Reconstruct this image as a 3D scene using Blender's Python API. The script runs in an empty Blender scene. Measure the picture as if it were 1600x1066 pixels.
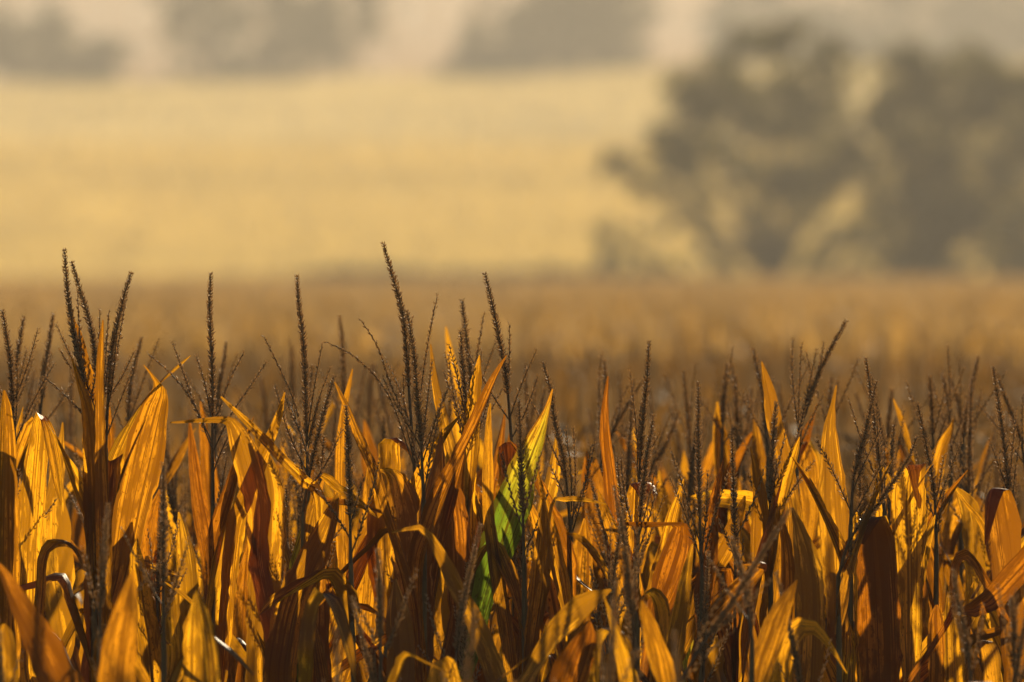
import bpy, math, random
import numpy as np
from mathutils import Vector, Matrix

# ------------------------------------------------------------------ camera, sky, sun, exposure
SC = bpy.context.scene
COL = SC.collection
R = math.radians
F = 1600 * 400.0 / 36.0          # focal length in photo pixels (400 mm lens)
HZ = 403.0                       # horizon row
ZC = 2.75                        # eye height: just above the tassels
FOCUS = 21.0

cd = bpy.data.cameras.new('camera')
cd.lens = 400; cd.sensor_width = 36; cd.clip_start = 0.5; cd.clip_end = 6000
cd.shift_y = (HZ - 533.0) / 1600.0
cd.dof.use_dof = True; cd.dof.focus_distance = FOCUS; cd.dof.aperture_fstop = 6.6
cam = bpy.data.objects.new('camera', cd); COL.objects.link(cam)
cam.location = (0, 0, ZC); cam.rotation_euler = (R(90), 0, 0)
SC.camera = cam

SUN_EL, SUN_AZ = 12.3, 10.0      # azimuth measured from +Y towards +X
w = bpy.data.worlds.new('World'); SC.world = w; w.use_nodes = True
nt = w.node_tree; nt.nodes.clear()
sky = nt.nodes.new('ShaderNodeTexSky'); sky.sky_type = 'NISHITA'; sky.sun_disc = False
sky.sun_elevation = R(SUN_EL); sky.sun_rotation = R(SUN_AZ)
sky.air_density = 1.0; sky.dust_density = 1.2; sky.ozone_density = 1.0
bg = nt.nodes.new('ShaderNodeBackground'); bg.inputs['Strength'].default_value = 0.05
wo = nt.nodes.new('ShaderNodeOutputWorld')
nt.links.new(sky.outputs[0], bg.inputs[0]); nt.links.new(bg.outputs[0], wo.inputs[0])

sl = bpy.data.lights.new('sun', 'SUN'); sl.energy = 5.0; sl.angle = R(0.53); sl.color = (1.0, 0.80, 0.53)
sun = bpy.data.objects.new('sun', sl); COL.objects.link(sun)
sd = Vector((math.sin(R(SUN_AZ)) * math.cos(R(SUN_EL)), math.cos(R(SUN_AZ)) * math.cos(R(SUN_EL)), math.sin(R(SUN_EL))))
sun.rotation_euler = sd.to_track_quat('Z', 'Y').to_euler()
sun.location = (20, 60, 30)

SC.view_settings.view_transform = 'Standard'; SC.view_settings.look = 'None'
SC.view_settings.gamma = 1.0; SC.view_settings.exposure = 0.62
SC.render.engine = 'CYCLES'
cy = SC.cycles
cy.use_denoising = True
cy.max_bounces = 6; cy.diffuse_bounces = 3; cy.glossy_bounces = 2; cy.transmission_bounces = 4
cy.volume_bounces = 0; cy.transparent_max_bounces = 8
cy.sample_clamp_indirect = 6.0
cy.caustics_reflective = False; cy.caustics_refractive = False

HAZE_DENSITY = 0.00036

# ------------------------------------------------------------------ helpers
def at(px, py, D):
    return np.array(((px - 800.0) / F * D, D, ZC - (py - HZ) / F * D))

GY = [-400, 10, 17, 20.3, 22, 26, 60, 400, 440, 600, 700, 800, 900, 1000, 1060, 1300, 1500, 1800, 2000, 2600]
GZ = [-.6, -.42, -.2, -.02, 0, -.14, -.20, -.42, -.6, 1.3, 4.5, 8.2, 12.9, 18, 19, 22, 29, 44.5, 51.5, 46]
def ground_z(y):
    y = np.asarray(y, float)
    k = np.where(y > 30, 0.02, 0.0)
    return sum(np.interp(y * (1 + k * j), GY, GZ) for j in (-2, -1, 0, 1, 2)) / 5.0

def tag(o, label=None, cat=None, group=None, kind=None):
    if label: o['label'] = label
    if cat: o['category'] = cat
    if group: o['group'] = group
    if kind: o['kind'] = kind
    return o

def empty(name, loc):
    o = bpy.data.objects.new(name, None); COL.objects.link(o)
    o.empty_display_size = 0.1; o.location = loc
    return o

def mesh_from(name, V, Fc, mats, uv=None, midx=None, smooth=True):
    """V (n,3); Fc list of equally sized index arrays [(m,3) or (m,4), ...]"""
    me = bpy.data.meshes.new(name)
    V = np.asarray(V, np.float32)
    Fc = [np.asarray(f, np.int32) for f in (Fc if isinstance(Fc, (list, tuple)) else [Fc]) if len(f)]
    nl = sum(f.size for f in Fc); npoly = sum(len(f) for f in Fc)
    me.vertices.add(len(V)); me.vertices.foreach_set('co', V.ravel())
    me.loops.add(nl); me.polygons.add(npoly)
    me.loops.foreach_set('vertex_index', np.concatenate([f.ravel() for f in Fc]))
    tot = np.concatenate([np.full(len(f), f.shape[1], np.int32) for f in Fc])
    st = np.concatenate(([0], np.cumsum(tot)[:-1])).astype(np.int32)
    me.polygons.foreach_set('loop_start', st)
    try: me.polygons.foreach_set('loop_total', tot)
    except Exception: pass
    if smooth: me.polygons.foreach_set('use_smooth', np.ones(npoly, bool))
    for m in (mats if isinstance(mats, (list, tuple)) else [mats]): me.materials.append(m)
    if midx is not None: me.polygons.foreach_set('material_index', np.asarray(midx, np.int32))
    if uv is not None:
        l = me.uv_layers.new(name='UVMap')
        idx = np.concatenate([f.ravel() for f in Fc])
        l.data.foreach_set('uv', np.asarray(uv, np.float32)[idx].ravel())
    me.update(calc_edges=True); me.validate()
    return me

def link(name, me, parent=None):
    o = bpy.data.objects.new(name, me); COL.objects.link(o)
    if parent is not None: o.parent = parent
    return o

def spline(pts, n):
    """Catmull-Rom through rows of pts, n samples evenly spaced in length"""
    P = np.asarray(pts, float)
    if len(P) == 2:
        t = np.linspace(0, 1, n)[:, None]; return P[0] * (1 - t) + P[1] * t
    Q = np.vstack((2 * P[0] - P[1], P, 2 * P[-1] - P[-2]))
    out = []
    for i in range(1, len(Q) - 2):
        t = np.linspace(0, 1, 12, endpoint=False)[:, None]
        a, b, c, d = Q[i - 1], Q[i], Q[i + 1], Q[i + 2]
        out.append(0.5 * (2 * b + (c - a) * t + (2 * a - 5 * b + 4 * c - d) * t ** 2 + (3 * b - a - 3 * c + d) * t ** 3))
    S = np.vstack(out + [P[-1:]])
    L = np.concatenate(([0], np.cumsum(np.linalg.norm(np.diff(S[:, :3], axis=0), axis=1))))
    s = np.linspace(0, L[-1], n)
    return np.stack([np.interp(s, L, S[:, k]) for k in range(S.shape[1])], 1)

def unit(v):
    return v / np.maximum(np.linalg.norm(v, axis=-1, keepdims=True), 1e-9)

def frames(C, w0):
    T = unit(np.gradient(C, axis=0)); W = np.zeros_like(C); w = np.asarray(w0, float)
    for i in range(len(C)):
        w = w - T[i] * np.dot(w, T[i])
        if np.linalg.norm(w) < 1e-4: w = np.cross(T[i], (0.3, 0.9, 0.1))
        w = unit(w); W[i] = w
    return T, W, np.cross(T, W)

def tube(C, rad, k=6, cap=True):
    C = np.asarray(C, float); rad = np.broadcast_to(np.asarray(rad, float), (len(C),))
    T, A, B = frames(C, (1, 0.13, 0.07))
    a = np.arange(k) * 2 * math.pi / k
    V = (C[:, None] + rad[:, None, None] * (np.cos(a)[None, :, None] * A[:, None] + np.sin(a)[None, :, None] * B[:, None])).reshape(-1, 3)
    i = np.arange(len(C) - 1)[:, None] * k; j = np.arange(k)[None]; j2 = (j + 1) % k
    Q = np.stack((i + j, i + j2, i + k + j2, i + k + j), -1).reshape(-1, 4)
    return V, Q

class Geo:
    """collects tris and quads into one mesh"""
    def __init__(s): s.V = []; s.T = []; s.Q = []; s.n = 0; s.tm = []; s.qm = []; s.uv = []
    def add(s, V, T=None, Q=None, m=0, uv=None):
        if T is not None and len(T): s.T.append(np.asarray(T) + s.n); s.tm.append(np.full(len(T), m))
        if Q is not None and len(Q): s.Q.append(np.asarray(Q) + s.n); s.qm.append(np.full(len(Q), m))
        s.V.append(V); s.n += len(V); s.uv.append(np.zeros((len(V), 2)) if uv is None else uv)
    def mesh(s, name, mats, smooth=True, off=None):
        V = np.vstack(s.V)
        if off is not None: V = V - np.asarray(off)
        fc = []; mi = []
        if s.T: fc.append(np.vstack(s.T)); mi += s.tm
        if s.Q: fc.append(np.vstack(s.Q)); mi += s.qm
        return mesh_from(name, V, fc, mats, np.vstack(s.uv), np.concatenate(mi), smooth)

# ------------------------------------------------------------------ materials
def new_mat(name):
    m = bpy.data.materials.new(name); m.use_nodes = True
    m.node_tree.nodes.clear()
    return m, m.node_tree

class NT:
    def __init__(s, nt): s.nt = nt
    def n(s, t, **k):
        x = s.nt.nodes.new(t)
        for a, b in k.items(): setattr(x, a, b)
        return x
    def l(s, a, b): s.nt.links.new(a, b)
    def inp(s, sock, v):
        if isinstance(v, (int, float, tuple, list)): sock.default_value = v
        else: s.l(v, sock)
    def math(s, op, a, b=0.0, c=None, clamp=False):
        x = s.n('ShaderNodeMath', operation=op, use_clamp=clamp)
        s.inp(x.inputs[0], a); s.inp(x.inputs[1], b)
        if c is not None: s.inp(x.inputs[2], c)
        return x.outputs[0]
    def mix(s, f, a, b):
        x = s.n('ShaderNodeMix', data_type='RGBA')
        s.inp(x.inputs[0], f)
        for sock, v in ((x.inputs[6], a), (x.inputs[7], b)):
            s.inp(sock, (*v, 1) if isinstance(v, tuple) and len(v) == 3 else v)
        return x.outputs[2]
    def xyz(s, a, b, c):
        x = s.n('ShaderNodeCombineXYZ')
        for i, v in enumerate((a, b, c)): s.inp(x.inputs[i], v)
        return x.outputs[0]
    def noise(s, vec, scale=1.0, detail=2.0, rough=0.5):
        x = s.n('ShaderNodeTexNoise'); s.l(vec, x.inputs['Vector'])
        x.inputs['Scale'].default_value = scale; x.inputs['Detail'].default_value = detail; x.inputs['Roughness'].default_value = rough
        return x.outputs[0]
    def ramp(s, v, lo, hi):
        x = s.n('ShaderNodeMapRange', clamp=True, interpolation_type='SMOOTHSTEP'); s.inp(x.inputs[0], v)
        x.inputs[1].default_value = lo; x.inputs[2].default_value = hi
        return x.outputs[0]

def leaf_material(name, green=False):
    m, t = new_mat(name); g = NT(t)
    uv = g.n('ShaderNodeUVMap'); uv.uv_map = 'UVMap'
    sep = g.n('ShaderNodeSeparateXYZ'); g.l(uv.outputs[0], sep.inputs[0])
    U, V = sep.outputs[0], sep.outputs[1]
    rnd = g.n('ShaderNodeObjectInfo').outputs['Random']
    r1 = g.math('MULTIPLY', rnd, 97.0)
    r2 = g.math('FRACT', g.math('MULTIPLY', rnd, 7.31))
    r3 = g.math('FRACT', g.math('MULTIPLY', rnd, 23.7))
    vein = g.noise(g.xyz(g.math('MULTIPLY', U, 12.0), g.math('MULTIPLY', V, 1.2), r1), 1.0, 3.0, 0.65)
    fine = g.noise(g.xyz(g.math('MULTIPLY', U, 42.0), g.math('MULTIPLY', V, 5.0), r1), 1.0, 2.0, 0.6)
    blot = g.noise(g.xyz(g.math('MULTIPLY', U, 2.6), g.math('MULTIPLY', V, 9.0), r1), 1.0, 4.0, 0.6)
    spk = g.noise(g.xyz(g.math('MULTIPLY', U, 14.0), g.math('MULTIPLY', V, 95.0), r1), 1.0, 2.0, 0.5)
    mid = g.math('SUBTRACT', 1.0, g.ramp(g.math('ABSOLUTE', g.math('SUBTRACT', U, 0.5)), 0.015, 0.045))
    edge = g.ramp(g.math('ABSOLUTE', g.math('SUBTRACT', U, 0.5)), 0.36, 0.5)
    veinf = g.ramp(vein, 0.505, 0.555)
    finef = g.ramp(fine, 0.48, 0.58)
    blotf = g.ramp(g.math('ADD', blot, g.math('MULTIPLY', r3, 0.14)), 0.50, 0.62)
    spkf = g.ramp(spk, 0.61, 0.67)
    mot = g.ramp(g.noise(g.xyz(g.math('MULTIPLY', U, 7.0), g.math('MULTIPLY', V, 34.0), r1), 1.0, 4.0, 0.7), 0.50, 0.62)
    # light that passes through the blade
    base_t = g.mix(g.math('POWER', r2, 1.1), (1.0, 0.48, 0.012), (0.50, 0.165, 0.005))
    base_r = g.mix(g.ramp(r3, 0.7, 0.9), g.mix(r3, (0.22, 0.135, 0.055), (0.10, 0.055, 0.024)), (0.27, 0.215, 0.16))
    if green:
        nz = g.math('MULTIPLY', g.math('SUBTRACT', blot, 0.5), 0.30)
        vv = g.math('ADD', V, nz)
        base_t = g.mix(g.ramp(vv, 0.40, 0.58), (0.15, 0.25, 0.012), g.mix(g.ramp(vv, 0.54, 0.66), (0.70, 0.54, 0.022), (0.85, 0.36, 0.015)))
        base_r = g.mix(g.ramp(vv, 0.34, 0.60), (0.06, 0.12, 0.025), (0.30, 0.19, 0.06))
        st = g.ramp(g.noise(g.xyz(g.math('MULTIPLY', U, 9.0), g.math('MULTIPLY', V, 16.0), r1), 1.0, 3.0, 0.6), 0.52, 0.62)
        blotf = g.math('MULTIPLY', st, g.ramp(vv, 0.42, 0.56))
    dark = g.math('MULTIPLY', veinf, 0.95)
    dark = g.math('MAXIMUM', dark, g.math('MULTIPLY', finef, 0.36))
    dark = g.math('MAXIMUM', dark, g.math('MULTIPLY', blotf, 0.85))
    dark = g.math('MAXIMUM', dark, g.math('MULTIPLY', spkf, 0.9))
    dark = g.math('MAXIMUM', dark, g.math('MULTIPLY', mot, g.math('ADD', 0.30, g.math('MULTIPLY', r2, 0.5))))
    dark = g.math('MAXIMUM', dark, g.math('MULTIPLY', mid, 0.5))
    dark = g.math('MAXIMUM', dark, g.math('MULTIPLY', edge, 0.35))
    tc = g.mix(dark, base_t, g.mix(0.80, base_t, (0.05, 0.006, 0.0)))
    rc = g.mix(dark, base_r, g.mix(0.7, base_r, (0.02, 0.008, 0.003)))
    p = g.n('ShaderNodeBsdfPrincipled')
    g.l(rc, p.inputs['Base Color']); p.inputs['Roughness'].default_value = 0.5
    p.inputs['Specular IOR Level'].default_value = 0.25
    tr = g.n('ShaderNodeBsdfTranslucent'); g.l(tc, tr.inputs[0])
    b = g.n('ShaderNodeBump'); b.inputs['Strength'].default_value = 0.55; b.inputs['Distance'].default_value = 0.002
    h = g.math('ADD', g.math('MULTIPLY', vein, 1.2), g.math('MULTIPLY', fine, 0.5))
    g.l(h, b.inputs['Height']); g.l(b.outputs[0], p.inputs['Normal']); g.l(b.outputs[0], tr.inputs['Normal'])
    mx = g.n('ShaderNodeMixShader'); mx.inputs[0].default_value = 0.75
    g.l(p.outputs[0], mx.inputs[1]); g.l(tr.outputs[0], mx.inputs[2])
    o = g.n('ShaderNodeOutputMaterial'); g.l(mx.outputs[0], o.inputs[0])
    return m

def simple_leafy(name, refl, refl2, trans, f, scale, rough=0.6, spec=0.2):
    m, t = new_mat(name); g = NT(t)
    geo = g.n('ShaderNodeNewGeometry')
    nz = g.ramp(g.noise(geo.outputs['Position'], scale, 3.0, 0.6), 0.32, 0.68)
    rpi = geo.outputs['Random Per Island']
    k = g.math('MULTIPLY', g.math('ADD', nz, rpi), 0.5)
    p = g.n('ShaderNodeBsdfPrincipled'); g.l(g.mix(k, refl, refl2), p.inputs['Base Color'])
    p.inputs['Roughness'].default_value = rough; p.inputs['Specular IOR Level'].default_value = spec
    tr = g.n('ShaderNodeBsdfTranslucent')
    g.l(g.mix(k, trans, tuple(c * 0.55 for c in trans)), tr.inputs[0])
    mx = g.n('ShaderNodeMixShader'); mx.inputs[0].default_value = f
    g.l(p.outputs[0], mx.inputs[1]); g.l(tr.outputs[0], mx.inputs[2])
    o = g.n('ShaderNodeOutputMaterial'); g.l(mx.outputs[0], o.inputs[0])
    return m

def plain(name, c1, c2, scale, rough=0.8, stretch=(1, 1, 1)):
    m, t = new_mat(name); g = NT(t)
    tc = g.n('ShaderNodeTexCoord'); mp = g.n('ShaderNodeMapping'); mp.inputs['Scale'].default_value = stretch
    g.l(tc.outputs['Object'], mp.inputs[0])
    nz = g.noise(mp.outputs[0], scale, 4.0, 0.6)
    p = g.n('ShaderNodeBsdfPrincipled'); g.l(g.mix(g.ramp(nz, 0.3, 0.7), c1, c2), p.inputs['Base Color'])
    p.inputs['Roughness'].default_value = rough; p.inputs['Specular IOR Level'].default_value = 0.25
    b = g.n('ShaderNodeBump'); b.inputs['Strength'].default_value = 0.4; b.inputs['Distance'].default_value = 0.01
    g.l(nz, b.inputs['Height']); g.l(b.outputs[0], p.inputs['Normal'])
    o = g.n('ShaderNodeOutputMaterial'); g.l(p.outputs[0], o.inputs[0])
    return m

M_LEAF = leaf_material('dry_corn_leaf')
M_GREEN = leaf_material('half_green_corn_leaf', True)
M_STALK = plain('corn_stalk', (0.12, 0.075, 0.032), (0.22, 0.145, 0.06), 14, 0.6, (6, 6, 1))
M_SPIKE = simple_leafy('tassel_spikelet', (0.10, 0.06, 0.03), (0.46, 0.32, 0.18), (1.0, 0.72, 0.40), 0.55, 60, 0.6, 0.22)
M_RACHIS = plain('tassel_stem', (0.10, 0.06, 0.028), (0.18, 0.11, 0.05), 30, 0.6)
M_FLIT = simple_leafy('lit_field_corn_leaf', (0.234, 0.148, 0.050), (0.156, 0.090, 0.029), (0.78, 0.44, 0.095), 0.6, 0.9, 0.7, 0.1)  # far corn: sunlit plant tops painted in as a brighter leaf colour
M_FSHADE = simple_leafy('shaded_field_corn_leaf', (0.13, 0.08, 0.028), (0.08, 0.046, 0.016), (0.34, 0.165, 0.028), 0.5, 0.9, 0.7, 0.1)  # nearer corn: shade between the plants painted into a darker leaf colour
M_FTASS_SHADE = simple_leafy('shaded_field_tassel', (0.09, 0.055, 0.026), (0.14, 0.088, 0.042), (0.34, 0.21, 0.09), 0.4, 0.9)  # same painted shade for the nearer tassels
M_FTASS_LIT = simple_leafy('lit_field_tassel', (0.156, 0.101, 0.041), (0.234, 0.156, 0.067), (0.624, 0.421, 0.175), 0.5, 0.9)  # far tassels: sunlight painted in as a lighter colour
M_CROWN = simple_leafy('tree_foliage', (0.030, 0.032, 0.008), (0.052, 0.048, 0.010), (0.17, 0.16, 0.018), 0.42, 0.35, 0.55, 0.3)
M_FAR = simple_leafy('far_tree_foliage', (0.033, 0.039, 0.021), (0.048, 0.051, 0.024), (0.132, 0.132, 0.036), 0.32, 0.2)
M_BARK = plain('bark', (0.05, 0.038, 0.026), (0.11, 0.085, 0.06), 3, 0.9, (3, 3, 0.6))
M_GRASS = simple_leafy('meadow_grass', (0.255, 0.190, 0.056), (0.215, 0.165, 0.050), (0.80, 0.575, 0.14), 0.65, 0.02)
M_PALE = simple_leafy('pale_grass', (0.30, 0.235, 0.10), (0.27, 0.21, 0.09), (0.78, 0.62, 0.26), 0.65, 0.02)
M_STUBBLE = simple_leafy('stubble', (0.272, 0.190, 0.116), (0.231, 0.163, 0.102), (0.612, 0.422, 0.258), 0.6, 0.02)
M_STRIP = simple_leafy('far_edge_strip_leaf', (0.024, 0.022, 0.014), (0.042, 0.036, 0.020), (0.06, 0.05, 0.02), 0.25, 0.5)

# ------------------------------------------------------------------ ground
def build_ground():
    m, t = new_mat('ground'); g = NT(t)
    geo = g.n('ShaderNodeNewGeometry'); sp = g.n('ShaderNodeSeparateXYZ'); g.l(geo.outputs['Position'], sp.inputs[0])
    yy = g.math('ADD', sp.outputs[1], g.math('MULTIPLY', g.noise(geo.outputs['Position'], 0.02, 3.0), 14.0))
    n1 = g.ramp(g.noise(geo.outputs['Position'], 0.05, 5.0, 0.65), 0.3, 0.7)
    n2 = g.ramp(g.noise(geo.outputs['Position'], 3.0, 5.0, 0.65), 0.3, 0.7)
    soil = g.mix(n2, (0.06, 0.042, 0.028), (0.115, 0.08, 0.05))
    grass = g.mix(n1, (0.210, 0.168, 0.059), (0.168, 0.147, 0.052))
    stub = g.mix(n1, (0.308, 0.217, 0.126), (0.259, 0.182, 0.105))
    c = g.mix(g.ramp(yy, 415, 420), soil, grass)
    c = g.mix(g.ramp(yy, 1100, 1120), c, stub)
    p = g.n('ShaderNodeBsdfPrincipled'); g.l(c, p.inputs['Base Color']); p.inputs['Roughness'].default_value = 0.95
    b = g.n('ShaderNodeBump'); b.inputs['Strength'].default_value = 0.6; b.inputs['Distance'].default_value = 0.05
    g.l(g.noise(geo.outputs['Position'], 6.0, 5.0, 0.7), b.inputs['Height']); g.l(b.outputs[0], p.inputs['Normal'])
    o = g.n('ShaderNodeOutputMaterial'); g.l(p.outputs[0], o.inputs[0])
    ys = np.concatenate((np.linspace(-300, 10, 12), np.linspace(12, 30, 25), np.geomspace(31, 2500, 150)))
    xs = np.concatenate((-np.geomspace(900, 4, 22), [0], np.geomspace(4, 900, 22)))
    X, Y = np.meshgrid(xs, ys)
    Z = ground_z(Y)
    far = np.clip((Y - 430) / 600, 0, 1)
    Z = Z + far * (1.0 * np.sin(X / 61 + 1.0) + 0.7 * np.sin(X / 23.0 + Y / 170)) * 0.8
    V = np.stack((X, Y, Z), -1).reshape(-1, 3)
    nx = len(xs)
    i = np.arange(len(ys) - 1)[:, None] * nx; j = np.arange(nx - 1)[None]
    Q = np.stack((i + j, i + j + 1, i + nx + j + 1, i + nx + j), -1).reshape(-1, 4)
    o = link('ground', mesh_from('ground', V, Q, m))
    tag(o, 'dark soil under the corn rising to pale meadow and stubble hills', 'ground', kind='structure')
build_ground()

def gz(x, y):
    far = np.clip((np.asarray(y, float) - 430) / 600, 0, 1)
    return ground_z(y) + far * (1.0 * np.sin(x / 61 + 1.0) + 0.7 * np.sin(x / 23.0 + y / 170)) * 0.8

def tufts(name, n, y0, y1, hmin, hmax, wmin, wmax, mat, seed, label, cat, spread=0.062, power=1.0):
    r = np.random.default_rng(seed)
    y = y0 + (y1 - y0) * r.random(n) ** power
    x = (r.random(n) * 2 - 1) * (y * spread + 4)
    z = gz(x, y)
    V = []; Q = []
    base = np.stack((x, y, z - 0.03), 1)
    for k in range(3):
        a = r.random(n) * math.pi; h = hmin + (hmax - hmin) * r.random(n); wd = wmin + (wmax - wmin) * r.random(n)
        d = np.stack((np.cos(a), np.sin(a), np.zeros(n)), 1)
        lean = (r.random((n, 3)) - 0.5) * 0.35 * h[:, None]; lean[:, 2] = 0
        up = np.stack((np.zeros(n), np.zeros(n), h), 1) + lean
        o = (r.random((n, 3)) - 0.5) * 0.3; o[:, 2] = 0
        b = base + o
        V.append(np.stack((b - d * wd[:, None] / 2, b + d * wd[:, None] / 2, b + up + d * wd[:, None] * 0.28, b + up * 0.93 - d * wd[:, None] * 0.28), 1).reshape(-1, 3))
    V = np.vstack(V); Q = np.arange(len(V)).reshape(-1, 4)
    o = link(name, mesh_from(name, V, Q, mat, smooth=False))
    return tag(o, label, cat, kind='stuff')

# ------------------------------------------------------------------ maize geometry
def leaf_geo(pts, w0, rng, N=26, M=6, fold=None, rippl=0.05, roll=0.0, twist=0.0):
    """pts rows (x,y,z,width)"""
    S = spline(pts, N); C = S[:, :3]; W = np.maximum(S[:, 3], 0.0015)
    T, A, B = frames(C, w0)
    if fold is None: fold = rng.choice((rng.uniform(0.1, 0.4), rng.uniform(0.3, 0.95)))
    s = np.concatenate(([0], np.cumsum(np.linalg.norm(np.diff(C, axis=0), axis=1))))
    ang = roll + twist * np.linspace(-0.5, 0.5, N)
    ca, sa = np.cos(ang)[:, None], np.sin(ang)[:, None]
    A, B = A * ca + B * sa, B * ca - A * sa
    u = np.linspace(-1, 1, M + 1)
    p1, p2, p3 = rng.uniform(0, 6.3), rng.uniform(0, 6.3), rng.uniform(0, 6.3)
    k1, k2 = rng.uniform(14, 24), rng.uniform(30, 55)
    rip = lambda ph: rippl * np.sin(k1 * s + ph) + rippl * 0.5 * np.sin(k2 * s + ph * 2)
    jag = np.array([[rng.uniform(-1, 1) for _ in range(2)] for _ in range(N)]) * 0.10
    side = (u > 0).astype(int)
    wid = W[:, None] * (1 + jag[:, side] * (np.abs(u) > 0.9))
    off_w = wid / 2 * u[None] * math.cos(fold)
    ripp = np.where(u[None] > 0, rip(p1)[:, None], rip(p2)[:, None])
    curl = rng.uniform(-0.35, 0.25)
    off_n = wid / 2 * np.abs(u)[None] * math.sin(fold) + W[:, None] * ripp * (np.abs(u)[None] ** 2) + W[:, None] * curl * u[None] ** 2
    P = C[:, None] + off_w[..., None] * A[:, None] + off_n[..., None] * B[:, None]
    V = P.reshape(-1, 3)
    i = np.arange(N - 1)[:, None] * (M + 1); j = np.arange(M)[None]
    Q = np.stack((i + j, i + j + 1, i + M + 2 + j, i + M + 1 + j), -1).reshape(-1, 4)
    uv = np.stack((np.broadcast_to((u + 1) / 2, (N, M + 1)), np.broadcast_to(s[:, None], (N, M + 1))), -1).reshape(-1, 2)
    return V, Q, uv

def spikelets(C, step, around, length, thick, spread, rng, two_sided=False, ph=0.0):
    """lance-shaped florets along curve C"""
    L = np.concatenate(([0], np.cumsum(np.linalg.norm(np.diff(C, axis=0), axis=1))))
    n = max(2, int(L[-1] / step))
    s = np.linspace(0.0, L[-1], n)
    X = np.stack([np.interp(s, L, C[:, k]) for k in range(3)], 1)
    T, A, B = frames(X, (0.8, 0.5, 0.1))
    n = len(X)
    r = np.random.default_rng(rng.randrange(1 << 30))
    idx = np.repeat(np.arange(n), around)
    a = (np.tile(np.arange(around), n) * 2 * math.pi / around + idx * 0.9 + ph + r.normal(0, 0.25, n * around))
    if two_sided:
        a = (np.tile(np.arange(around), n) * 2.2 + (idx % 2) * math.pi + ph + r.normal(0, 0.3, n * around))
    rad = np.cos(a)[:, None] * A[idx] + np.sin(a)[:, None] * B[idx]
    tan = -np.sin(a)[:, None] * A[idx] + np.cos(a)[:, None] * B[idx]
    tap = 1 - 0.45 * (idx / n) ** 3
    sp = np.clip(r.normal(spread, 0.16, len(idx)), 0.1, 1.2)[:, None]
    d = unit(T[idx] * np.cos(sp) + rad * np.sin(sp))
    nn = unit(np.cross(d, tan))
    ln = (length * tap * r.uniform(0.75, 1.2, len(idx)))[:, None]; th = (thick * tap * r.uniform(0.8, 1.2, len(idx)))[:, None]
    o = X[idx] + rad * 0.0010
    ring = o + d * ln * 0.42
    V = np.stack((o, ring + tan * th / 2, ring + nn * th * 0.36, ring - tan * th / 2, ring - nn * th * 0.36, o + d * ln), 1).reshape(-1, 3)
    b = np.arange(len(idx))[:, None, None] * 6
    T8 = np.array([[0, 2, 1], [0, 3, 2], [0, 4, 3], [0, 1, 4], [5, 1, 2], [5, 2, 3], [5, 3, 4], [5, 4, 1]])[None]
    return V, (b + T8).reshape(-1, 3)

def spike_into(geo, C, rng, thick=1.0):
    V, Q = tube(C, np.linspace(0.0024, 0.0010, len(C)), 5); geo.add(V, Q=Q, m=1)
    V, T = spikelets(C, 0.0052, 6, 0.0125, 0.0046 * thick, 0.68, rng); geo.add(V, T=T)

def branch_into(geo, C, rng):
    V, Q = tube(C, np.linspace(0.0015, 0.0006, len(C)), 4); geo.add(V, Q=Q, m=1)
    k = max(1, int(len(C) * 0.18))
    V, T = spikelets(C[k:], 0.0072, 2, 0.0122, 0.0047, 0.45, rng, True, rng.uniform(0, 6)); geo.add(V, T=T)

def rand_branches(C, n, rng, i0, i1, lmin=0.10, lmax=0.19):
    """random side branches leaving the rachis curve C (base to tip) between indices i0 and i1"""
    out = []
    T, A, B = frames(C, (0.9, 0.3, 0.1))
    for k in range(n):
        i = min(len(C) - 1, int(i0 + (i1 - i0) * (k + rng.random()) / max(1, n)))
        a = k * 2.4 + rng.uniform(-0.5, 0.5); th = rng.uniform(0.16, 0.6); L = rng.uniform(lmin, lmax)
        rad = math.cos(a) * A[i] + math.sin(a) * B[i]
        P = [C[i]]; d = unit(T[i] * math.cos(th) + rad * math.sin(th)); bend = rng.uniform(-0.5, 0.35)
        for q in range(5):
            P.append(P[-1] + d * L / 5); d = unit(d + rad * bend * 0.16 + np.array((rng.uniform(-.05, .05), rng.uniform(-.05, .05), 0)))
        out.append(spline(np.array(P), 14))
    return out

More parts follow.
